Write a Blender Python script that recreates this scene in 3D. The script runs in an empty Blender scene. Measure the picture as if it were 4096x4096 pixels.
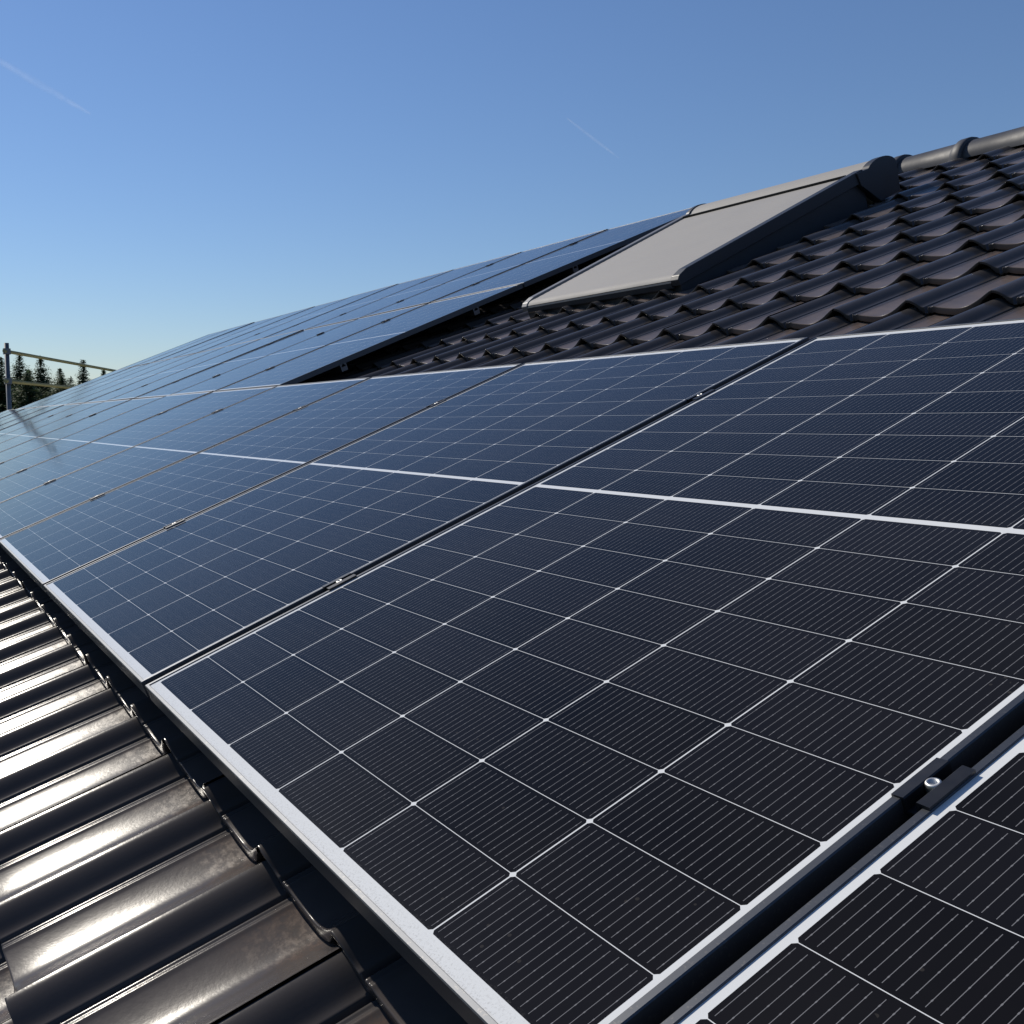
import bpy, bmesh, math, random
import numpy as np
from mathutils import Matrix, Vector

random.seed(7)
rng = np.random.default_rng(7)
scn = bpy.context.scene
COL = scn.collection

# ------------------------------------------------------------------ camera, sky, sun
# roof frame: u along the eaves (+u towards the camera), v up the slope, h off the panel faces
PC, PS = 0.92751596, 0.37378356          # cos / sin of the roof pitch
Z0 = 5.6                                 # height of the lower edge of the panels
RM = Matrix(((1, 0, 0), (0, PC, -PS), (0, PS, PC)))
ROOF = Matrix.Translation((0, 0, Z0)) @ RM.to_4x4()

cam_d = bpy.data.cameras.new('camera')
cam = bpy.data.objects.new('camera', cam_d)
COL.objects.link(cam)
cam.matrix_world = Matrix.Translation((1.64255532, -0.40419057, 6.03983172)) @ Matrix((
    (0.43715222, -0.11054655, 0.89256787),
    (0.89938754, 0.05373175, -0.43383748),
    (0.0, 0.99241743, 0.12291315))).to_4x4()
cam_d.sensor_width = 36
cam_d.sensor_fit = 'HORIZONTAL'
cam_d.lens = 34.523
cam_d.shift_x = 0.14876
cam_d.shift_y = 0.03036
cam_d.clip_start = 0.05
cam_d.clip_end = 20000
scn.camera = cam

sdir = (RM @ Vector((-0.754, 0.042, 0.656))).normalized()      # towards the sun: along the eaves, over the roof slope
SUN_EL, SUN_AZ = math.asin(sdir.z), math.atan2(sdir.y, sdir.x)
world = bpy.data.worlds.new("World")
scn.world = world
world.use_nodes = True
wn = world.node_tree
wn.nodes.clear()
sky = wn.nodes.new('ShaderNodeTexSky')
sky.sky_type = 'NISHITA'
sky.sun_disc = False
sky.sun_elevation = SUN_EL
sky.sun_rotation = math.radians(90.0) - SUN_AZ
sky.altitude = 0
sky.air_density = 1.25
sky.dust_density = 0.05
sky.ozone_density = 5.0
bg = wn.nodes.new('ShaderNodeBackground')
bg.inputs['Strength'].default_value = 0.073
wo = wn.nodes.new('ShaderNodeOutputWorld')
bal = wn.nodes.new('ShaderNodeMix')          # white balance of the daylight, the same for the whole sky
bal.data_type = 'RGBA'
bal.blend_type = 'MULTIPLY'
bal.inputs[0].default_value = 1.0
bal.inputs[7].default_value = (0.88, 0.93, 1.09, 1)
wn.links.new(sky.outputs[0], bal.inputs[6])
wn.links.new(bal.outputs[2], bg.inputs[0])
wn.links.new(bg.outputs[0], wo.inputs[0])

sun_d = bpy.data.lights.new('sun', 'SUN')
sun_d.energy = 3.8
sun_d.angle = math.radians(0.53)
sun_d.color = (1.0, 0.93, 0.82)
sun = bpy.data.objects.new('sun', sun_d)
COL.objects.link(sun)
sun.rotation_euler = sdir.to_track_quat('Z', 'Y').to_euler()
sun.location = (-30, 0, 30)

scn.view_settings.view_transform = 'Standard'
scn.view_settings.look = 'None'
scn.view_settings.exposure = 0.15
scn.view_settings.gamma = 1
scn.cycles.max_bounces = 8

# ------------------------------------------------------------------ helpers
def thing(name, label, cat, mat=None, group=None):
    o = bpy.data.objects.new(name, None)
    COL.objects.link(o)
    o.empty_display_size = 0.1
    if mat is not None:
        o.matrix_world = mat
    o['label'] = label
    o['category'] = cat
    if group:
        o['group'] = group
    return o

def tag(o, label, cat, group=None):
    o['label'] = label
    o['category'] = cat
    if group:
        o['group'] = group
    return o

def link_mesh(name, me, parent=None, mat=None, matrix=None):
    o = bpy.data.objects.new(name, me)
    COL.objects.link(o)
    if mat is not None and not me.materials:
        me.materials.append(mat)
    if parent is not None:
        o.parent = parent
    if matrix is not None:
        o.matrix_local = matrix
    return o

def mesh_from(name, verts, faces, smooth=False, mat=None):
    me = bpy.data.meshes.new(name)
    me.from_pydata([tuple(v) for v in verts], [], [tuple(f) for f in faces])
    if smooth:
        me.polygons.foreach_set('use_smooth', [True] * len(me.polygons))
    if mat is not None:
        me.materials.append(mat)
    me.update()
    return me

def bm_box(bm, x0, x1, y0, y1, z0, z1):
    vs = [bm.verts.new(p) for p in ((x0, y0, z0), (x1, y0, z0), (x1, y1, z0), (x0, y1, z0),
                                    (x0, y0, z1), (x1, y0, z1), (x1, y1, z1), (x0, y1, z1))]
    for f in ((0, 3, 2, 1), (4, 5, 6, 7), (0, 1, 5, 4), (1, 2, 6, 5), (2, 3, 7, 6), (3, 0, 4, 7)):
        bm.faces.new([vs[i] for i in f])
    return vs

def bm_tube(bm, p0, p1, r0, r1=None, n=12, cap=True):
    r1 = r0 if r1 is None else r1
    p0, p1 = Vector(p0), Vector(p1)
    d = (p1 - p0).normalized()
    a = d.orthogonal().normalized()
    b = d.cross(a)
    ring = []
    for p, r in ((p0, r0), (p1, r1)):
        ring.append([bm.verts.new(p + (a * math.cos(t) + b * math.sin(t)) * r)
                     for t in (2 * math.pi * i / n for i in range(n))])
    for i in range(n):
        f = bm.faces.new((ring[0][i], ring[0][(i + 1) % n], ring[1][(i + 1) % n], ring[1][i]))
        f.smooth = True
    if cap:
        bm.faces.new(ring[0][::-1])
        bm.faces.new(ring[1])

def bm_prism(bm, outline, x0, x1):
    """outline: (y, z) points, extruded along x"""
    A = [bm.verts.new((x0, y, z)) for y, z in outline]
    B = [bm.verts.new((x1, y, z)) for y, z in outline]
    n = len(outline)
    for i in range(n):
        bm.faces.new((A[i], A[(i + 1) % n], B[(i + 1) % n], B[i]))
    bm.faces.new(A[::-1])
    bm.faces.new(B)

def bm_mesh(name, bm, mat=None, bevel=0.0, smooth=False):
    bmesh.ops.recalc_face_normals(bm, faces=bm.faces)
    if bevel > 0:
        bmesh.ops.bevel(bm, geom=bm.edges[:], offset=bevel, segments=2, profile=0.5, affect='EDGES', clamp_overlap=True)
    if smooth:
        for f in bm.faces:
            f.smooth = True
    me = bpy.data.meshes.new(name)
    bm.to_mesh(me)
    bm.free()
    if mat is not None:
        me.materials.append(mat)
    return me

class NT:
    """small helper for node graphs"""
    def __init__(self, name):
        self.m = bpy.data.materials.new(name)
        self.m.use_nodes = True
        self.t = self.m.node_tree
        self.b = self.t.nodes['Principled BSDF']
    def n(self, kind, **kw):
        x = self.t.nodes.new(kind)
        for k, v in kw.items():
            setattr(x, k, v)
        return x
    def l(self, a, b):
        self.t.links.new(a, b)
    def put(self, sock, v):
        if hasattr(v, 'is_output') or isinstance(v, bpy.types.NodeSocket):
            self.l(v, sock)
        else:
            sock.default_value = v
    def math(self, op, a, b=0.0, c=None):
        x = self.n('ShaderNodeMath', operation=op)
        self.put(x.inputs[0], a)
        self.put(x.inputs[1], b)
        if c is not None:
            self.put(x.inputs[2], c)
        return x.outputs[0]
    def mix(self, f, a, b):
        x = self.n('ShaderNodeMix', data_type='RGBA')
        self.put(x.inputs[0], f)
        self.put(x.inputs[6], a)
        self.put(x.inputs[7], b)
        return x.outputs[2]
    def ramp(self, v, stops):
        x = self.n('ShaderNodeValToRGB')
        e = x.color_ramp.elements
        while len(e) < len(stops):
            e.new(0.5)
        for el, (p, c) in zip(e, stops):
            el.position = p
            el.color = (c, c, c, 1) if not isinstance(c, tuple) else c
        self.l(v, x.inputs[0])
        return x.outputs[0]
    def noise(self, vec, scale, detail=4.0, rough=0.55):
        x = self.n('ShaderNodeTexNoise')
        x.inputs['Scale'].default_value = scale
        x.inputs['Detail'].default_value = detail
        x.inputs['Roughness'].default_value = rough
        if vec is not None:
            self.l(vec, x.inputs['Vector'])
        return x.outputs[0]
    def set(self, **kw):
        names = dict(color='Base Color', rough='Roughness', metal='Metallic', spec='Specular IOR Level', ior='IOR',
                     coat='Coat Weight', coat_rough='Coat Roughness', normal='Normal', aniso='Anisotropic',
                     tangent='Tangent', coat_ior='Coat IOR')
        for k, v in kw.items():
            self.put(self.b.inputs[names[k]], v)
        return self

def rgb(r, g, b):
    return (r, g, b, 1.0)

def simple_mat(name, col, rough=0.6, metal=0.0, var=0.25, scale=6.0, spec=0.5):
    g = NT(name)
    tc = g.n('ShaderNodeTexCoord')
    nz = g.noise(tc.outputs['Object'], scale)
    dark = tuple(c * (1 - var) for c in col[:3]) + (1,)
    light = tuple(min(1, c * (1 + var)) for c in col[:3]) + (1,)
    g.set(color=g.mix(nz, dark, light), rough=g.math('MULTIPLY_ADD', nz, 0.2, rough - 0.1), metal=metal, spec=spec)
    return g.m

# ------------------------------------------------------------------ materials
# module face: cells, white back sheet showing in the gaps, wires; all under one pane of glass
MW, ML = 1.134, 1.718
CM, CP, CW = 0.0168, 0.1840, 0.1823         # side margin, column pitch, cell width
RB, RP, RH = 0.0240, 0.0922, 0.0914        # bottom margin, row pitch, cell height
def make_module_face():
    g = NT('module_face')
    tc = g.n('ShaderNodeTexCoord')
    sp = g.n('ShaderNodeSeparateXYZ')
    g.l(tc.outputs['Object'], sp.inputs[0])
    x, y = sp.outputs[0], sp.outputs[1]
    # columns
    xs = g.math('DIVIDE', g.math('SUBTRACT', x, CM), CP)
    ci = g.math('FLOOR', xs)
    cx = g.math('MULTIPLY', g.math('SUBTRACT', xs, ci), CP)             # metres into the cell
    incol = g.math('MULTIPLY', g.math('LESS_THAN', cx, CW),
                   g.math('MULTIPLY', g.math('GREATER_THAN', xs, 0.0), g.math('LESS_THAN', x, CM + 6 * CP - (CP - CW))))
    # rows: mirror about the middle
    ym = g.math('SUBTRACT', ML / 2, g.math('ABSOLUTE', g.math('SUBTRACT', y, ML / 2)))
    ys = g.math('DIVIDE', g.math('SUBTRACT', ym, RB), RP)
    ri = g.math('FLOOR', ys)
    cy = g.math('MULTIPLY', g.math('SUBTRACT', ys, ri), RP)
    inrow = g.math('MULTIPLY', g.math('LESS_THAN', cy, RH),
                   g.math('MULTIPLY', g.math('GREATER_THAN', ys, 0.0), g.math('LESS_THAN', ym, RB + 9 * RP - (RP - RH))))
    cell = g.math('MULTIPLY', incol, inrow)
    # clipped cell corners: distance from the nearest corner
    dx = g.math('MINIMUM', cx, g.math('SUBTRACT', CW, cx))
    dy = g.math('MINIMUM', cy, g.math('SUBTRACT', RH, cy))
    corner = g.math('GREATER_THAN', g.math('ADD', dx, dy), 0.0032)
    cell = g.math('MULTIPLY', cell, corner)
    # wires along the module, 18 to a cell, with brighter solder pads along them
    wp = CW / 18.0
    wx = g.math('ABSOLUTE', g.math('SUBTRACT', g.math('FRACT', g.math('DIVIDE', cx, wp)), 0.5))
    wire = g.math('LESS_THAN', wx, 0.00027 / wp)
    py = g.math('ABSOLUTE', g.math('SUBTRACT', g.math('FRACT', g.math('DIVIDE', cy, RH / 4.0)), 0.5))
    pad = g.math('MULTIPLY', g.math('LESS_THAN', wx, 0.00050 / wp), g.math('LESS_THAN', py, 0.045))
    inset = g.math('GREATER_THAN', dy, 0.0045)
    metal = g.math('MULTIPLY', g.math('MAXIMUM', wire, pad), inset)
    # every cell a slightly different blue black, with a faint mottling
    cv = g.n('ShaderNodeCombineXYZ')
    g.l(ci, cv.inputs[0])
    g.l(g.math('FLOOR', g.math('DIVIDE', g.math('SUBTRACT', y, RB), RP)), cv.inputs[1])
    oi = g.n('ShaderNodeObjectInfo')
    g.l(g.math('MULTIPLY', oi.outputs['Random'], 91.0), cv.inputs[2])
    wnz = g.n('ShaderNodeTexWhiteNoise', noise_dimensions='3D')
    g.l(cv.outputs[0], wnz.inputs[0])
    base = g.mix(wnz.outputs[0], rgb(0.0050, 0.0048, 0.0056), rgb(0.0080, 0.0078, 0.0098))
    base = g.mix(g.math('MULTIPLY', metal, 0.8), base, rgb(0.23, 0.23, 0.24))
    sheet = rgb(0.70, 0.71, 0.70)
    col = g.mix(cell, sheet, base)
    # thin dust and dried drops on the glass
    geo = g.n('ShaderNodeNewGeometry')
    dn = g.noise(geo.outputs['Position'], 2.3, 5.0, 0.6)
    spots = g.n('ShaderNodeTexVoronoi')
    spots.inputs['Scale'].default_value = 55.0
    g.l(geo.outputs['Position'], spots.inputs['Vector'])
    drop = g.math('MULTIPLY', g.math('LESS_THAN', spots.outputs['Distance'], 0.10),
                  g.math('GREATER_THAN', g.noise(geo.outputs['Position'], 9.0, 2.0), 0.60))
    low = g.ramp(y, [(0.010, 1.0), (0.028, 0.0)])
    grain = g.ramp(g.noise(geo.outputs['Position'], 420.0, 3.0, 0.7), [(0.52, 0.0), (0.68, 1.0)])
    col = g.mix(g.math('MULTIPLY', g.math('MULTIPLY', low, grain), 0.55), col, rgb(0.34, 0.33, 0.31))
    dust = g.math('MULTIPLY_ADD', drop, 0.05, g.math('MULTIPLY', g.math('SUBTRACT', dn, 0.33), 0.045))
    col = g.mix(g.math('MAXIMUM', dust, 0.0), col, rgb(0.44, 0.39, 0.32))
    g.set(color=col, rough=g.math('MULTIPLY_ADD', dn, 0.10, 0.06), ior=1.45, spec=0.10)
    return g.m
M_face = make_module_face()

def make_alu(name, col, rough, aniso):
    g = NT(name)
    at = g.n('ShaderNodeAttribute', attribute_name='grain')
    vt = g.n('ShaderNodeVectorTransform', vector_type='VECTOR', convert_from='OBJECT', convert_to='WORLD')
    g.l(at.outputs['Vector'], vt.inputs[0])
    geo = g.n('ShaderNodeNewGeometry')
    nz = g.noise(geo.outputs['Position'], 38.0, 4.0, 0.65)
    big = g.noise(geo.outputs['Position'], 4.0, 3.0)
    spk = g.ramp(g.noise(geo.outputs['Position'], 260.0, 2.0), [(0.60, 0.0), (0.70, 1.0)])
    c = g.mix(nz, tuple(v * 0.86 for v in col[:3]) + (1,), col)
    c = g.mix(g.math('MULTIPLY', spk, 0.35), c, rgb(0.20, 0.19, 0.175))
    g.set(color=c, metal=0.75, rough=g.math('MULTIPLY_ADD', big, 0.12, rough), aniso=aniso, tangent=vt.outputs[0])
    return g.m
M_alu = make_alu('dark_anodised_frame', rgb(0.098, 0.104, 0.116), 0.42, 0.25)
M_galv = simple_mat('galvanised_steel', rgb(0.17, 0.18, 0.19), 0.5, 0.7, 0.25, 9.0)
M_rail = simple_mat('rail_aluminium', rgb(0.17, 0.17, 0.18), 0.42, 0.9, 0.12, 14.0)
M_black = simple_mat('black_anodised', rgb(0.016, 0.017, 0.021), 0.42, 0.25, 0.25, 60.0)
M_steel = simple_mat('stainless_steel', rgb(0.60, 0.59, 0.56), 0.46, 1.0, 0.10, 90.0)
M_socket = simple_mat('bolt_socket', rgb(0.03, 0.03, 0.03), 0.5, 0.8, 0.1, 90.0)

def make_tile_mat():
    g = NT('engobed_roof_tile')
    at = g.n('ShaderNodeAttribute', attribute_name='tile_place')     # x: across the tile, y: up the tile, z: tile hash
    sp = g.n('ShaderNodeSeparateXYZ')
    g.l(at.outputs['Vector'], sp.inputs[0])
    ax, ay, az = sp.outputs
    geo = g.n('ShaderNodeNewGeometry')
    pos = geo.outputs['Position']
    n1 = g.noise(pos, 9.0, 5.0, 0.6)
    n2 = g.noise(pos, 75.0, 6.0, 0.7)
    n3 = g.noise(pos, 170.0, 3.0, 0.6)
    base = g.mix(n1, rgb(0.038, 0.035, 0.036), rgb(0.068, 0.063, 0.062))
    base = g.mix(g.math('MULTIPLY', az, 0.5), base, rgb(0.068, 0.060, 0.057))
    # dust and rust-brown grit lying in the pans, thickest below the next tile's nose
    pan = g.ramp(ax, [(0.30, 0.0), (0.38, 1.0), (0.66, 1.0), (0.80, 0.0)])
    up = g.ramp(g.math('MULTIPLY_ADD', n1, 0.25, g.math('SUBTRACT', ay, 0.125)), [(0.66, 0.0), (0.98, 1.0)])
    grit = g.math('MULTIPLY', up, g.ramp(n2, [(0.40, 0.0), (0.66, 1.0)]))
    # rain off the panels keeps the lowest courses cleaner than the field above them
    px_ = g.n('ShaderNodeSeparateXYZ')
    g.l(pos, px_.inputs[0])
    dry = g.math('MULTIPLY_ADD', g.math('GREATER_THAN', px_.outputs[1], 0.8), 0.82, 0.18)
    film = g.math('MULTIPLY', g.math('MULTIPLY', g.ramp(n1, [(0.25, 0.35), (0.75, 0.95)]), 0.95), dry)
    fd = g.math('MULTIPLY', pan, film)
    gd = g.math('MULTIPLY', pan, g.math('MULTIPLY', grit, 0.8))
    d = g.math('MAXIMUM', fd, gd)
    col = g.mix(g.math('MULTIPLY', fd, 0.75), base, rgb(0.230, 0.180, 0.158))
    col = g.mix(gd, col, rgb(0.100, 0.060, 0.042))
    rough = g.math('MULTIPLY_ADD', d, 0.22, g.math('MULTIPLY_ADD', n2, 0.05, 0.160))
    bp = g.n('ShaderNodeBump')
    bp.inputs['Strength'].default_value = 0.05
    bp.inputs['Distance'].default_value = 0.0012
    g.l(g.math('ADD', n3, g.math('MULTIPLY', n2, 2.0)), bp.inputs['Height'])
    g.set(color=col, rough=rough, spec=0.13, normal=bp.outputs[0])
    return g.m
M_tile = make_tile_mat()
M_ridge = simple_mat('matt_ridge_tile', rgb(0.042, 0.044, 0.052), 0.55, 0.0, 0.3, 22.0, 0.35)
M_under = simple_mat('roof_underlay', rgb(0.012, 0.012, 0.013), 0.9)
M_plaster = simple_mat('white_render', rgb(0.72, 0.70, 0.66), 0.9, 0, 0.06, 12.0)
M_anthra = simple_mat('anthracite_paint', rgb(0.020, 0.023, 0.030), 0.45, 0.0, 0.2, 20.0)
M_curtain = simple_mat('grey_shutter_slats', rgb(0.305, 0.29, 0.27), 0.7, 0.0, 0.05, 5.0)
M_wood = simple_mat('scaffold_board_wood', rgb(0.26, 0.19, 0.10), 0.8, 0, 0.3, 7.0)
M_paintrail = simple_mat('weathered_rail', rgb(0.30, 0.27, 0.13), 0.6, 0.2, 0.35, 2.0)
M_bark = simple_mat('conifer_bark', rgb(0.09, 0.065, 0.045), 0.9, 0, 0.3, 5.0)

def leaf_mat(name, a, b):
    g = NT(name)
    geo = g.n('ShaderNodeNewGeometry')
    nz = g.noise(geo.outputs['Position'], 1.1, 3.0)
    c = g.mix(g.math('MULTIPLY_ADD', geo.outputs['Random Per Island'], 0.6, g.math('MULTIPLY', nz, 0.4)), a, b)
    g.set(color=c, rough=0.7, spec=0.25)
    tl = g.n('ShaderNodeBsdfTranslucent')
    g.l(c, tl.inputs[0])
    mx = g.n('ShaderNodeMixShader')
    mx.inputs[0].default_value = 0.35
    g.l(g.b.outputs[0], mx.inputs[1])
    g.l(tl.outputs[0], mx.inputs[2])
    g.l(mx.outputs[0], [n for n in g.t.nodes if n.type == 'OUTPUT_MATERIAL'][0].inputs['Surface'])
    return g.m
M_needle = leaf_mat('conifer_needles', rgb(0.050, 0.085, 0.042), rgb(0.115, 0.150, 0.070))

# ------------------------------------------------------------------ ground
g = NT('grass_ground')
geo = g.n('ShaderNodeNewGeometry')
c = g.mix(g.noise(geo.outputs['Position'], 0.03, 5.0), rgb(0.045, 0.075, 0.022), rgb(0.12, 0.12, 0.045))
c = g.mix(g.math('MULTIPLY', g.noise(geo.outputs['Position'], 1.7, 5.0), 0.5), c, rgb(0.05, 0.06, 0.025))
g.set(color=c, rough=0.95, spec=0.1)
gb = bmesh.new()
bmesh.ops.create_grid(gb, x_segments=48, y_segments=48, size=4000)
for v in gb.verts:
    r = math.hypot(v.co.x, v.co.y)
    v.co.z = 0.0 if r < 200 else -0.5 + 1.5 * math.sin(v.co.x * 0.004) * math.cos(v.co.y * 0.005)
ground = link_mesh('ground', bm_mesh('ground', gb, g.m, smooth=True))
ground['kind'] = 'structure'

# ------------------------------------------------------------------ house
U0, U1 = -15.75, 3.95         # gable ends
VE, VR = -1.36, 5.33          # eaves and ridge, measured up the slope
house = thing('house', 'house under a dark pantiled gable roof that carries the solar panels', 'house', Matrix.Identity(4))

P_T, C_T, U_T, V_T = 0.2365, 0.337, 0.020, -0.035      # tile width, course, roll and nose registration
H_PAN = -0.1385                                         # pan height at a tile's nose
PROF = [(0, 38), (6, 37.5), (13, 35.4), (20, 31.8), (26.5, 27.2), (32.5, 22.6), (37, 18.9), (41, 16.1), (44.5, 14.3), (48, 13.3), (50.2, 12.7), (51.6, 11.2),
        (52.2, -4.0), (60.6, -4.0), (61.1, 10.1), (62.4, 12.1), (64.4, 12.6), (66.4, 12.0), (68.2, 11.2), (70, 11.0), (72, 11.6), (74.4, 12.8), (77, 13.0), (79.4, 12.2),
        (82, 11.0), (86, 9.9), (91, 8.65), (98, 7.05), (106, 5.4), (115, 3.8), (124, 2.35), (133, 1.15), (140, .5), (146, .2), (152, .5), (158, 1.3), (165, 2.7),
        (172, 4.6), (180, 7.3), (188, 10.6), (196, 14.5), (204, 19.0), (212, 23.9), (219, 28.4), (225, 32.2), (230, 35.2), (233.5, 37.0), (236.5, 38)]
PX = np.array([p[0] for p in PROF]) / 1000.0
PH = np.array([p[1] for p in PROF]) / 1000.0
LIFT = 0.025                                            # a nose stands this far above the tile below
# rows from the nose's underside round to the tail: (along, raise, thickness share)
ROWS = [(0.040, -0.0125), (0.0020, -0.0130), (0.0, -0.0118), (0.0, -0.0018), (0.0003, -0.0007), (0.0010, -0.0001), (0.0026, 0.0),
        (0.05, 0.0), (0.18, 0.0), (0.30, 0.0), (0.375, 0.0)]

def tile_field(name, ucols, vrows, parent, mat, flip=False):
    """every tile of one slope as one covering"""
    nx, ny = len(PX), len(ROWS)
    V, A = [], []
    al = np.array([r[0] for r in ROWS])
    dz = np.array([r[1] for r in ROWS])
    gx, gy = np.meshgrid(PX, al)
    gh = np.repeat(PH[None, :], ny, 0)
    thin = np.interp(gh, [-0.004, -0.0005, 0.0, 0.012, 0.024, 0.038], [0.35, 0.6, 1.55, 1.45, 0.75, 0.6])   # solid in the pan, a hollow arch under the roll
    for j in vrows:
        for i in ucols:
            ju, jv, jh = rng.normal(0, 0.0009), rng.normal(0, 0.0022), rng.normal(0, 0.0012)
            tw = rng.normal(0, 0.0042)
            u = U_T + i * P_T + gx + ju + tw * gy
            v = V_T + j * C_T + gy + jv + tw * (gx - P_T / 2) * 0.6
            h = H_PAN + gh + dz[:, None] * thin + jh - LIFT * gy / C_T + tw * 0.5 * (gx - P_T / 2)
            V.append(np.stack([u, v, h], -1).reshape(-1, 3))
            a = np.stack([gx / P_T, np.clip(gy / C_T, 0, 1), np.full_like(gx, rng.random())], -1)
            A.append(a.reshape(-1, 3))
    V = np.concatenate(V)
    A = np.concatenate(A)
    k = np.arange(ny - 1)[:, None] * nx + np.arange(nx - 1)[None, :]
    q = np.stack([k, k + 1, k + nx + 1, k + nx], -1).reshape(-1, 4)
    nt = len(V) // (nx * ny)
    F = (q[None] + (np.arange(nt) * nx * ny)[:, None, None]).reshape(-1, 4)
    R = np.array(ROOF.to_3x3())
    W = V @ R.T + np.array([0, 0, Z0])
    if flip:
        yr = RIDGE_Y
        W[:, 1] = 2 * yr - W[:, 1]
        F = F[:, ::-1]
    me = bpy.data.meshes.new(name)
    me.vertices.add(len(W))
    me.vertices.foreach_set('co', W.ravel())
    me.loops.add(F.size)
    me.loops.foreach_set('vertex_index', F.ravel().astype(np.int32))
    me.polygons.add(len(F))
    me.polygons.foreach_set('loop_start', np.arange(0, F.size, 4, dtype=np.int32))
    me.polygons.foreach_set('use_smooth', np.ones(len(F), dtype=bool))
    me.update()
    me.validate()
    at = me.attributes.new('tile_place', 'FLOAT_VECTOR', 'POINT')
    at.data.foreach_set('vector', A.ravel())
    me.materials.append(mat)
    return link_mesh(name, me, parent)

def roofpt(u, v, h):
    return ROOF @ Vector((u, v, h))
RIDGE_Y = roofpt(0, VR, -0.135).y
i0, i1 = int(math.floor((U0 - U_T) / P_T)) + 1, int(math.floor((U1 - U_T) / P_T))
tile_field('roof_tiles', range(i0, i1), range(-4, 16), house, M_tile)
tile_field('roof_tiles', range(i0, i1), range(-4, 16), house, M_tile, flip=True)

# deck under the tiles, walls, gables, gutter
def world_quad_prism(name, pts, thick, mat, parent):
    a = [Vector(p) for p in pts]
    n = (a[1] - a[0]).cross(a[2] - a[0]).normalized()
    b = [p - n * thick for p in a]
    return link_mesh(name, mesh_from(name, a + b, [(0, 1, 2, 3), (7, 6, 5, 4), (0, 4, 5, 1), (1, 5, 6, 2), (2, 6, 7, 3), (3, 7, 4, 0)], mat=mat), parent)
e0, e1 = roofpt(U0, VE + 0.05, -0.215), roofpt(U1, VE + 0.05, -0.215)
r0, r1 = roofpt(U0, VR - 0.05, -0.215), roofpt(U1, VR - 0.05, -0.215)
def back(p):
    return Vector((p.x, 2 * RIDGE_Y - p.y, p.z))
world_quad_prism('roof_deck', [e0, e1, r1, r0], 0.16, M_under, house)
world_quad_prism('roof_deck', [back(r0), back(r1), back(e1), back(e0)], 0.16, M_under, house)
wy0, wy1 = e0.y + 0.75, back(e0).y - 0.75
wb = bmesh.new()
xa, xb = U0 + 0.35, U1 - 0.35
zt = e0.z + (wy0 - e0.y) * PS / PC - 0.18
zr = r0.z - 0.20
sec = [(wy0, 0.0), (wy1, 0.0), (wy1, zt), (RIDGE_Y, zr), (wy0, zt)]
bm_prism(wb, sec, xa, xb)
link_mesh('wall', bm_mesh('wall', wb, M_plaster), house)
for yy, sg in ((e0.y - 0.07, 1), (back(e0).y + 0.07, -1)):
    n = 12
    pr = [(yy + 0.065 * math.cos(t), e0.z - 0.02 + 0.065 * math.sin(t)) for t in (math.pi + math.pi * k / n for k in range(n + 1))]
    pr += [(yy + 0.058 * math.cos(t), e0.z - 0.02 + 0.058 * math.sin(t)) for t in (2 * math.pi - math.pi * k / n for k in range(n + 1))]
    gb = bmesh.new()
    bm_prism(gb, pr, U0, U1)
    link_mesh('gutter', bm_mesh('gutter', gb, M_galv), house)

# ridge tiles: half-round, wider collar over the next one
def ridge_tile_mesh():
    bm = bmesh.new()
    rows = [(0.0, 0.112, 0.094), (0.0, 0.131, 0.112), (0.012, 0.135, 0.116), (0.048, 0.134, 0.115), (0.060, 0.124, 0.105), (0.075, 0.118, 0.099),
            (0.25, 0.114, 0.095), (0.43, 0.110, 0.092)]
    n = 16
    rings = []
    for x, w, z in rows:
        rings.append([bm.verts.new((x, w * math.cos(t), z * math.sin(t) - 0.02)) for t in (math.pi * (-0.06 + 1.12 * k / n) for k in range(n + 1))])
    for a, b in zip(rings, rings[1:]):
        for k in range(n):
            bm.faces.new((a[k], a[k + 1], b[k + 1], b[k])).smooth = True
    me = bm_mesh('ridge_tile', bm)
    at = me.attributes.new('tile_place', 'FLOAT_VECTOR', 'POINT')
    at.data.foreach_set('vector', [0.5, 0.2, 0.3] * len(me.vertices))
    me.materials.append(M_ridge)
    return me
rt = ridge_tile_mesh()
rp = roofpt(0, VR, -0.135)
RZ = roofpt(0, VR, -0.055).z - 0.074
k = 0
x = U0
while x < U1 - 0.1:
    # collars face the camera end
    link_mesh('ridge_tile', rt, house, matrix=Matrix.Translation((x + 0.41, RIDGE_Y, RZ + rng.normal(0, 0.002))) @ Matrix.Rotation(math.pi + rng.normal(0, 0.004), 4, 'Z') @ Matrix.Rotation(-0.010, 4, 'Y'))
    x += 0.385
    k += 1

# roof window with its shutter down, a part of the house
W_UL, W_UR, W_VB, W_HB, W_VT, W_HT = -2.934, -1.813, 3.062, -0.050, 4.305, 0.041
rw = bpy.data.objects.new('roof_window', None)
COL.objects.link(rw)
rw.parent = house
rw.matrix_local = ROOF
rw['label'] = 'roof window covered by a closed grey roller shutter'
def hh(v):
    return W_HB + (v - W_VB) * (W_HT - W_HB) / (W_VT - W_VB)
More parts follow.
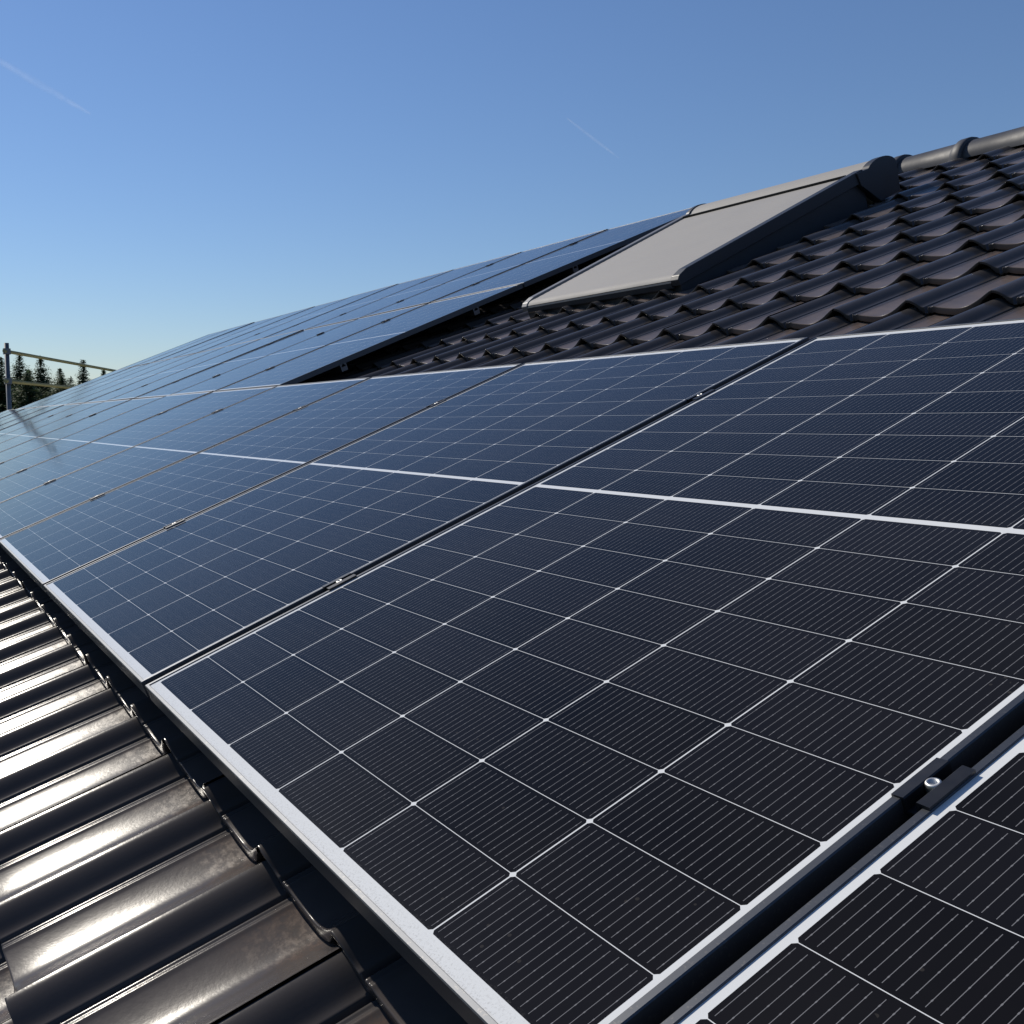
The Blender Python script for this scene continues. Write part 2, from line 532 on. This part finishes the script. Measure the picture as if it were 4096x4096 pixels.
# curtain: many shallow slats
sb = bmesh.new()
ns = 30
vs = []
for i in range(ns):
    va = W_VB + (W_VT + 0.03 - W_VB) * i / ns
    vb = W_VB + (W_VT + 0.03 - W_VB) * (i + 1) / ns
    for t, dz_ in ((0.0, -0.0006), (0.12, 0.0), (0.5, 0.0003), (0.88, 0.0)):
        v_ = va + (vb - va) * t
        vs.append((v_, hh(v_) + dz_))
prof = [(W_VB - 0.0285, W_HB - 0.0190), (W_VB - 0.023, W_HB - 0.012), (W_VB - 0.012, W_HB - 0.004)] + vs
A = [sb.verts.new((W_UL + 0.012, a, b)) for a, b in prof]
B = [sb.verts.new((W_UR - 0.008, a, b)) for a, b in prof]
for i in range(len(prof) - 1):
    f = sb.faces.new((A[i], B[i], B[i + 1], A[i + 1]))
    f.smooth = True
link_mesh('shutter_curtain', bm_mesh('shutter_curtain', sb, M_curtain), rw)
sb = bmesh.new()
bm_prism(sb, [(W_VB - 0.010, W_HB - 0.060), (W_VB - 0.026, W_HB - 0.060), (W_VB - 0.033, W_HB - 0.053), (W_VB - 0.034, W_HB - 0.030), (W_VB - 0.030, W_HB - 0.0215), (W_VB - 0.010, W_HB - 0.0215)], W_UL + 0.0125, W_UR - 0.0085)
link_mesh('shaded_bottom_bar', bm_mesh('shaded_bottom_bar', sb, M_anthra), rw)  # dark colour stands in for shade on the curtain's rounded lower end
def side_rail(ua, ub, low):
    bm = bmesh.new()
    o = [(W_VB - 0.035, W_HB - 0.020), (W_VB - 0.020, W_HB - 0.002), (W_VB + 0.03, hh(W_VB + 0.03) + 0.012), (W_VT + 0.02, hh(W_VT) + 0.012),
         (W_VT + 0.02, hh(W_VT) - 0.048), (W_VB - 0.03, W_HB - 0.048)]
    bm_prism(bm, o, ua, ub)
    return bm_mesh('side_rail', bm, M_anthra, bevel=0.003)
link_mesh('side_rail', side_rail(W_UR - 0.010, W_UR + 0.040, 0), rw)
M_railgrey = simple_mat('grey_rail_paint', rgb(0.16, 0.16, 0.165), 0.45, 0.2, 0.1, 9.0)
lr = side_rail(W_UL - 0.035, W_UL + 0.014, 0)
lr.materials.clear()
lr.materials.append(M_railgrey)
link_mesh('side_rail', lr, rw)
fb = bmesh.new()
o = [(W_VB - 0.012, W_HB - 0.036), (W_VT + 0.03, hh(W_VT) - 0.040), (W_VT + 0.03, -0.175), (W_VB - 0.012, -0.150)]
bm_prism(fb, o, W_UL - 0.020, W_UR + 0.022)
link_mesh('window_frame', bm_mesh('window_frame', fb, M_anthra, bevel=0.002), rw)
def box_outline(gr):
    pts = [(W_VT - 0.02, hh(W_VT) - 0.06), (W_VT - 0.035, hh(W_VT) + 0.004)]
    cv, ch, r = W_VT + 0.150, hh(W_VT) - 0.026, 0.053 + gr
    for k in range(13):
        t = math.radians(150 - 165 * k / 12)
        pts.append((cv + 1.9 * r * math.cos(t), ch + r * math.sin(t)))
    pts += [(W_VT + 0.245 + gr, -0.12), (W_VT + 0.10, -0.13)]
    return pts
bb = bmesh.new()
bm_prism(bb, box_outline(0.0), W_UL - 0.030, W_UR + 0.004)
link_mesh('shutter_box', bm_mesh('shutter_box', bb, M_curtain), rw)
for ua, ub in ((W_UR + 0.0045, W_UR + 0.048), (W_UL - 0.060, W_UL - 0.0305)):
    bb = bmesh.new()
    bm_prism(bb, box_outline(0.006), ua, ub)
    link_mesh('box_end_cap', bm_mesh('box_end_cap', bb, M_anthra, bevel=0.003), rw)
bb = bmesh.new()
bm_box(bb, W_UL + 0.016, W_UR - 0.012, W_VT - 0.040, W_VT - 0.0355, hh(W_VT) - 0.004, hh(W_VT) + 0.010)
link_mesh('slot_shadow_strip', bm_mesh('slot_shadow_strip', bb, M_socket), rw)  # dark strip stands in for the shadow where the curtain leaves the box
# ------------------------------------------------------------------ mounting rails, panels, clamps
PITCH = MW + 0.018
RPITCH = ML + 0.016
VB0 = -0.023
RAIL_V = (0.405, 1.352)
def rail_mesh(length):
    bm = bmesh.new()
    o = [(-0.020, -0.040), (0.020, -0.040), (0.020, 0.0), (0.0065, 0.0), (0.0065, -0.006), (0.013, -0.006), (0.013, -0.016), (-0.013, -0.016),
         (-0.013, -0.006), (-0.0065, -0.006), (-0.0065, 0.0), (-0.020, 0.0)]
    bm_prism(bm, o, 0, length)
    return bm_mesh('mounting_rail', bm, M_rail)
ORD = ['first', 'second', 'third', 'fourth', 'fifth', 'sixth', 'seventh', 'eighth', 'ninth', 'tenth', 'eleventh', 'twelfth', 'thirteenth',
       'fourteenth', 'fifteenth', 'sixteenth']
ROWN = ['bottom', 'middle', 'top']
for r in range(3):
    u_a = -14 * PITCH + 0.02 if r == 0 else -13 * PITCH + 0.02
    u_b = 2 * PITCH + 0.06 if r == 0 else -3 * PITCH - 0.011
    for q, rv in enumerate(RAIL_V):
        o = link_mesh('mounting_rail', rail_mesh(u_b - u_a), matrix=ROOF @ Matrix.Translation((u_a, VB0 + r * RPITCH + rv, -0.0305)))
        tag(o, 'aluminium mounting rail under the %s row of solar panels, %s rail of that row' % (ROWN[r], ('lower', 'upper')[q]), 'mounting rail', 'rails under the solar panels')

def frame_mesh():
    tk, hgt = 0.0016, 0.030
    verts, faces, grain = [], [], []
    def bar(p0, p1, inward, gdir, lip):
        # section in (inward, height), mitred by hand: swept from corner to corner
        sec = [(0.0, -hgt), (0.0, -0.0012), (0.0012, 0.0), (lip - 0.0006, 0.0), (lip, -0.0006), (lip, -0.0018), (tk, -0.0018), (tk, -hgt + tk), (0.022, -hgt + tk), (0.022, -hgt)]
        b0 = len(verts)
        L = (p1 - p0).length
        d = (p1 - p0).normalized()
        for end in (0, 1):
            for a, z in sec:
                p = (p0 + d * min(a, 0.009)) if end == 0 else (p1 - d * min(a, 0.009))
                p = p + inward * a + Vector((0, 0, z))
                verts.append(p)
                grain.append(gdir)
        n = len(sec)
        for i in range(n):
            j = (i + 1) % n
            faces.append((b0 + i, b0 + j, b0 + n + j, b0 + n + i))
    c = [Vector((0, 0, 0)), Vector((MW, 0, 0)), Vector((MW, ML, 0)), Vector((0, ML, 0))]
    bar(c[0], c[1], Vector((0, 1, 0)), (0, 1, 1), 0.0068)
    bar(c[1], c[2], Vector((-1, 0, 0)), (1, 0, 1), 0.0080)
    bar(c[2], c[3], Vector((0, -1, 0)), (0, 1, 1), 0.0068)
    bar(c[3], c[0], Vector((1, 0, 0)), (1, 0, 1), 0.0080)
    me = mesh_from('frame', verts, faces)
    bm = bmesh.new()
    bm.from_mesh(me)
    bmesh.ops.recalc_face_normals(bm, faces=bm.faces)
    bm.to_mesh(me)
    bm.free()
    at = me.attributes.new('grain', 'FLOAT_VECTOR', 'POINT')
    at.data.foreach_set('vector', np.array(grain, dtype=np.float32).ravel())
    me.materials.append(M_alu)
    return me
def face_mesh():
    bm = bmesh.new()
    a = 0.0017
    bm_box(bm, a, MW - a, a, ML - a, -0.0075, -0.0019)
    return bm_mesh('cell_pane', bm, M_face)
FRAME, FACE = frame_mesh(), face_mesh()
def place_panel(r, idx, nth):
    m = ROOF @ Matrix.Translation((idx * PITCH + 0.009 + rng.normal(0, .0008), VB0 + r * RPITCH + rng.normal(0, .0008), 0)) \
        @ Matrix.Rotation(rng.normal(0, .0018), 4, 'X') @ Matrix.Rotation(rng.normal(0, .0018), 4, 'Y')
    t = thing('solar_panel', '', 'solar panel', m, 'solar panels in rows on the tiled roof')
    if r == 0 and nth == 0:
        lab = 'solar panel cut off by the lower right corner, beyond the wide black gap'
    else:
        lab = 'solar panel in the %s row, %s counted from the %s end' % (ROWN[r], ORD[nth], 'right' if r == 0 else 'roof window')
    t['label'] = lab
    link_mesh('frame', FRAME, t)
    link_mesh('cell_pane', FACE, t)
    return t
for nth, idx in enumerate(range(1, -15, -1)):
    place_panel(0, idx, nth)
for r in (1, 2):
    for nth, idx in enumerate(range(-4, -14, -1)):
        place_panel(r, idx, nth)

def clamp_meshes(end=False):
    bm = bmesh.new()
    L = 0.030
    if not end:
        o = [(-0.0165, 0.0006), (-0.0165, 0.0034), (-0.0060, 0.0040), (-0.0048, 0.0030), (-0.0048, -0.0090), (0.0048, -0.0090), (0.0048, 0.0030),
             (0.0060, 0.0040), (0.0165, 0.0034), (0.0165, 0.0006), (0.0078, 0.0004), (0.0078, -0.0120), (-0.0078, -0.0120), (-0.0078, 0.0004)]
    else:
        o = [(-0.0165, 0.0006), (-0.0165, 0.0034), (-0.0060, 0.0040), (0.0085, 0.0040), (0.0095, 0.0025), (0.0095, -0.0295), (0.0015, -0.0295), (0.0015, 0.0004)]
    bm2 = bmesh.new()
    A = [bm2.verts.new((x, -L, z)) for x, z in o]
    B = [bm2.verts.new((x, L, z)) for x, z in o]
    n = len(o)
    for i in range(n):
        bm2.faces.new((A[i], A[(i + 1) % n], B[(i + 1) % n], B[i]))
    bm2.faces.new(A[::-1])
    bm2.faces.new(B)
    bm.free()
    body = bm_mesh('clamp_body', bm2, M_black)
    bb = bmesh.new()
    z0 = 0.0042 if end else -0.0088
    top = z0 + 0.0125
    n = 20
    ro, ri = 0.0066, 0.0034
    rings = []
    for rr, z in ((ro, z0), (ro, top - 0.001), (ro - 0.001, top), (ri, top), (ri, top - 0.005)):
        m_ = n
        ring = []
        for k in range(m_):
            t = 2 * math.pi * k / m_
            r_ = rr
            ring.append(bb.verts.new((r_ * math.cos(t), r_ * math.sin(t), z)))
        rings.append(ring)
    for a, b in zip(rings, rings[1:]):
        for k in range(n):
            bb.faces.new((a[k], a[(k + 1) % n], b[(k + 1) % n], b[k])).smooth = True
    bb.faces.new(rings[0][::-1])
    f = bb.faces.new(rings[-1])
    bolt = bm_mesh('bolt', bb, M_rail if end else M_steel)
    bolt.materials.append(M_socket)
    bolt.polygons[len(bolt.polygons) - 1].material_index = 1
    return body, bolt
CL_MID = clamp_meshes()
def place_clamp(r, u, q, label, end=False):
    rv = RAIL_V[q]
    m = ROOF @ Matrix.Translation((u, VB0 + r * RPITCH + rv + rng.normal(0, 0.004), 0.0))
    t = thing('panel_clamp', label, 'clamp', m, 'clamps holding the solar panels')
    a, b = CL_MID
    link_mesh('clamp_body', a, t)
    link_mesh('bolt', b, t)
for nth, idx in enumerate(range(1, -9, -1)):
    for q in (0, 1):
        lab = '%s clamp with silver bolt between %s and %s panel of the bottom row' % (('lower', 'upper')[q], ORD[nth], ORD[nth + 1])
        if nth == 0 and q == 1:
            continue            # outside the photograph
        if nth == 0 and q == 0:
            lab = 'large black clamp with shiny silver bolt in the wide gap at the right edge'
        place_clamp(0, idx * PITCH, q, lab)
for r in (1, 2):
    for nth, idx in enumerate(range(-4, -9, -1)):
        for q in (0, 1):
            place_clamp(r, idx * PITCH, q, '%s small black clamp between %s and %s panel of the %s row' % (('lower', 'upper')[q], ORD[nth], ORD[nth + 1], ROWN[r]))

# ------------------------------------------------------------------ scaffold beyond the far gable
sc = thing('scaffold', 'grey steel scaffold post with weathered guard rails beyond the far roof edge', 'scaffold', Matrix.Translation((-16.75, 1.675, 0.0)))
D = Vector((-0.8820, 0.4712, 0.0))
Dn = Vector((-0.4712, -0.8820, 0.0))
def sc_part(name, fn, mat):
    bm = bmesh.new()
    fn(bm)
    return link_mesh(name, bm_mesh(name, bm, mat), sc)
for k in range(2):
    p = D * (k * 14.6)
    up = sc_part('upright', lambda bm, p=p: bm_tube(bm, p, p + Vector((0, 0, 7.40 if p.length < 1 else 6.2)), 0.042, n=14), M_galv)
    up2 = sc_part('upright', lambda bm, p=p: bm_tube(bm, p + Dn * 0.75, p + Dn * 0.75 + Vector((0, 0, 6.5)), 0.030, n=14), M_galv)
    sc_part('transom', lambda bm, p=p: bm_tube(bm, p + Vector((0, 0, 5.35)), p + Dn * 0.75 + Vector((0, 0, 5.35)), 0.024, n=10), M_galv)
for z, rr, mt in ((7.255, 0.030, M_paintrail), (6.742, 0.032, M_paintrail)):
    sc_part('guard_rail', lambda bm, z=z, rr=rr: bm_tube(bm, D * -0.12 + Vector((0, 0, z)), D * 15.2 + Vector((0, 0, z)), rr, n=10), mt)
for z in (7.255, 6.742):
    sc_part('coupler', lambda bm, z=z: bm_box(bm, -0.055, 0.055, -0.06, 0.06, z - 0.05, z + 0.05), M_galv)
def boards(bm):
    for k in range(3):
        a = Dn * (0.04 + 0.23 * k)
        vs_ = [a, a + D * 15, a + D * 15 + Dn * 0.22, a + Dn * 0.22]
        lo = [bm.verts.new(v + Vector((0, 0, 5.38))) for v in vs_]
        hi = [bm.verts.new(v + Vector((0, 0, 5.43))) for v in vs_]
        for i in range(4):
            bm.faces.new((lo[i], lo[(i + 1) % 4], hi[(i + 1) % 4], hi[i]))
        bm.faces.new(lo[::-1])
        bm.faces.new(hi)
sc_part('deck', boards, M_wood)

# ------------------------------------------------------------------ conifers beyond the house
def conifer(x, y, height, spread, label, dens=1.0, seed=1):
    r = random.Random(seed)
    t = thing('conifer_tree', label, 'tree', Matrix.Translation((x, y, 0)), 'conifers beyond the house')
    bm = bmesh.new()
    bm_tube(bm, (0, 0, -0.2), (0.05, 0, height * 0.6), 0.16 * height / 10, 0.07 * height / 10, 10)
    bm_tube(bm, (0.05, 0, height * 0.6), (0, 0, height * 0.97), 0.07 * height / 10, 0.01, 8)
    link_mesh('trunk', bm_mesh('trunk', bm, M_bark), t)
    V, F = [], []
    z = height * 0.10
    while z < height:
        fr = z / height
        L = 1.8 * spread * (1 - fr) ** 0.9 * r.uniform(0.75, 1.15) + 0.05
        nb = max(4, int(9 * dens * (1 - fr * 0.45)))
        a0 = r.uniform(0, 6.28)
        for b in range(nb):
            a = a0 + 6.283 * b / nb + r.uniform(-.35, .35)
            Lb = L * r.uniform(0.55, 1.2)
            droop = r.uniform(-0.05, 0.35)
            steps = max(3, int(Lb / 0.15))
            for s in range(steps):
                f0 = (s + 0.6) / steps
                px = math.cos(a) * Lb * f0
                py = math.sin(a) * Lb * f0
                pz = z - droop * Lb * f0 + 0.25 * Lb * max(0, f0 - 0.7)
                for side in range(5):
                    w = 0.46 * (0.30 + 0.70 * min(1.0, (1 - fr) * 3.2)) * (1.15 - 0.6 * f0) * (0.6 + 0.4 * (1 - fr))
                    da = a + r.uniform(-1.5, 1.5)
                    q = Vector((px + r.uniform(-.12, .12), py + r.uniform(-.12, .12), pz + r.uniform(-.10, .10)))
                    d = Vector((math.cos(da), math.sin(da), r.uniform(-.5, .25))) * w
                    s_ = Vector((-math.sin(da), math.cos(da), r.uniform(-.4, .4))) * w * 0.30
                    k0 = len(V)
                    V += [q - s_, q + d * 0.6 - s_ * 0.9, q + d, q + d * 0.55 + s_, q + s_ * 0.8]
                    F.append((k0, k0 + 1, k0 + 2, k0 + 3, k0 + 4))
        z += 0.30 * (0.75 + 0.5 * r.random()) * (1.0 - 0.35 * fr) * height / 10
    for q in range(10):
        V0 = len(V)
        a = r.uniform(0, 6.28)
        zz = height * r.uniform(0.955, 1.0)
        V += [Vector((0, 0, zz - 0.15)), Vector((math.cos(a) * .12, math.sin(a) * .12, zz)), Vector((0, 0, zz + 0.12))]
        F.append((V0, V0 + 1, V0 + 2))
    link_mesh('crown', mesh_from('crown', V, F, mat=M_needle), t)
T = [(-67.5, 5.9, 9.2, 3.4, 'bushy conifer half hidden by the left part of the clump'),
     (-70.5, 10.3, 8.9, 3.4, 'low dense conifer between the second and third tips, behind them'),
     (-62.6, 6.5, 9.9, 3.0, 'dark conifer rising directly behind the scaffold post'),
     (-66.0, 8.0, 10.4, 3.4, 'dense dark conifer just right of the scaffold post'),
     (-61.8, 8.7, 10.0, 2.7, 'slim dark conifer whose tip touches the top guard rail, right of the post'),
     (-69.0, 11.0, 9.6, 3.2, 'broad conifer in the middle of the clump between the guard rails'),
     (-61.0, 11.1, 9.75, 2.0, 'narrow spired conifer at the right end of the dark clump'),
     (-75.3, 15.25, 10.0, 1.6, 'small pale conifer standing alone right of the clump by the roof edge'),
     (-64.0, 5.0, 9.6, 3.0, 'conifer at the left edge of the picture behind the scaffold'),
     (-58.5, 9.4, 8.7, 3.4, 'low bushy conifer in front of the clump below the guard rails'),
     (-58.0, 7.4, 8.9, 3.4, 'low dark conifer beside the lower part of the scaffold post'),
     (-72.0, 9.4, 9.6, 3.6, 'rounded conifer filling the gap behind the two tallest tips'),
     (-72.0, 12.2, 9.2, 3.4, 'conifer behind the narrow spired one, its tip hidden in the clump'),
     (-70.0, 7.0, 9.5, 3.4, 'bushy conifer far behind the scaffold post')]
for i, a in enumerate(T):
    conifer(*a, dens=2.6, seed=20 + i)

# ------------------------------------------------------------------ contrails, very far up
g = NT('contrail_ice')
tr = g.n('ShaderNodeBsdfTransparent')
df = g.n('ShaderNodeBsdfTranslucent')
df.inputs[0].default_value = (0.95, 0.96, 1, 1)
mx = g.n('ShaderNodeMixShader')
tc = g.n('ShaderNodeTexCoord')
nz = g.noise(tc.outputs['Object'], 0.03, 5.0)
g.l(g.ramp(nz, [(0.34, 0.004), (0.72, 0.032)]), mx.inputs[0])
g.l(tr.outputs[0], mx.inputs[1])
g.l(df.outputs[0], mx.inputs[2])
out = [n for n in g.t.nodes if n.type == 'OUTPUT_MATERIAL'][0]
g.l(mx.outputs[0], out.inputs['Surface'])
M_trail = g.m
def contrail(p0, p1, rad, label):
    p0, p1 = Vector(p0), Vector(p1)
    o = thing('contrail', label, 'contrail', Matrix.Translation((p0 + p1) / 2), 'aircraft trails in the sky')
    c_ = (p0 + p1) / 2
    for rr in (rad, rad * 0.6):
        bm = bmesh.new()
        n = 24
        for k in range(n):
            a, b = k / n, (k + 1) / n
            ra = rr * (0.15 + 0.85 * math.sin(math.pi * (0.04 + 0.92 * a)) ** 0.7)
            rb = rr * (0.15 + 0.85 * math.sin(math.pi * (0.04 + 0.92 * b)) ** 0.7)
            bm_tube(bm, p0.lerp(p1, a) - c_, p0.lerp(p1, b) - c_, ra, rb, 10, cap=False)
        bmesh.ops.remove_doubles(bm, verts=bm.verts, dist=0.01)
        link_mesh('vapour', bm_mesh('vapour', bm, M_trail, smooth=True), o)
contrail((-3360, 310, 1150), (-3180, 632, 938), 13.0, 'faint white contrail slanting down at the upper left')
contrail((-2542, 1940, 925), (-2460, 2076, 805), 5.5, 'short faint contrail in the middle of the blue sky')
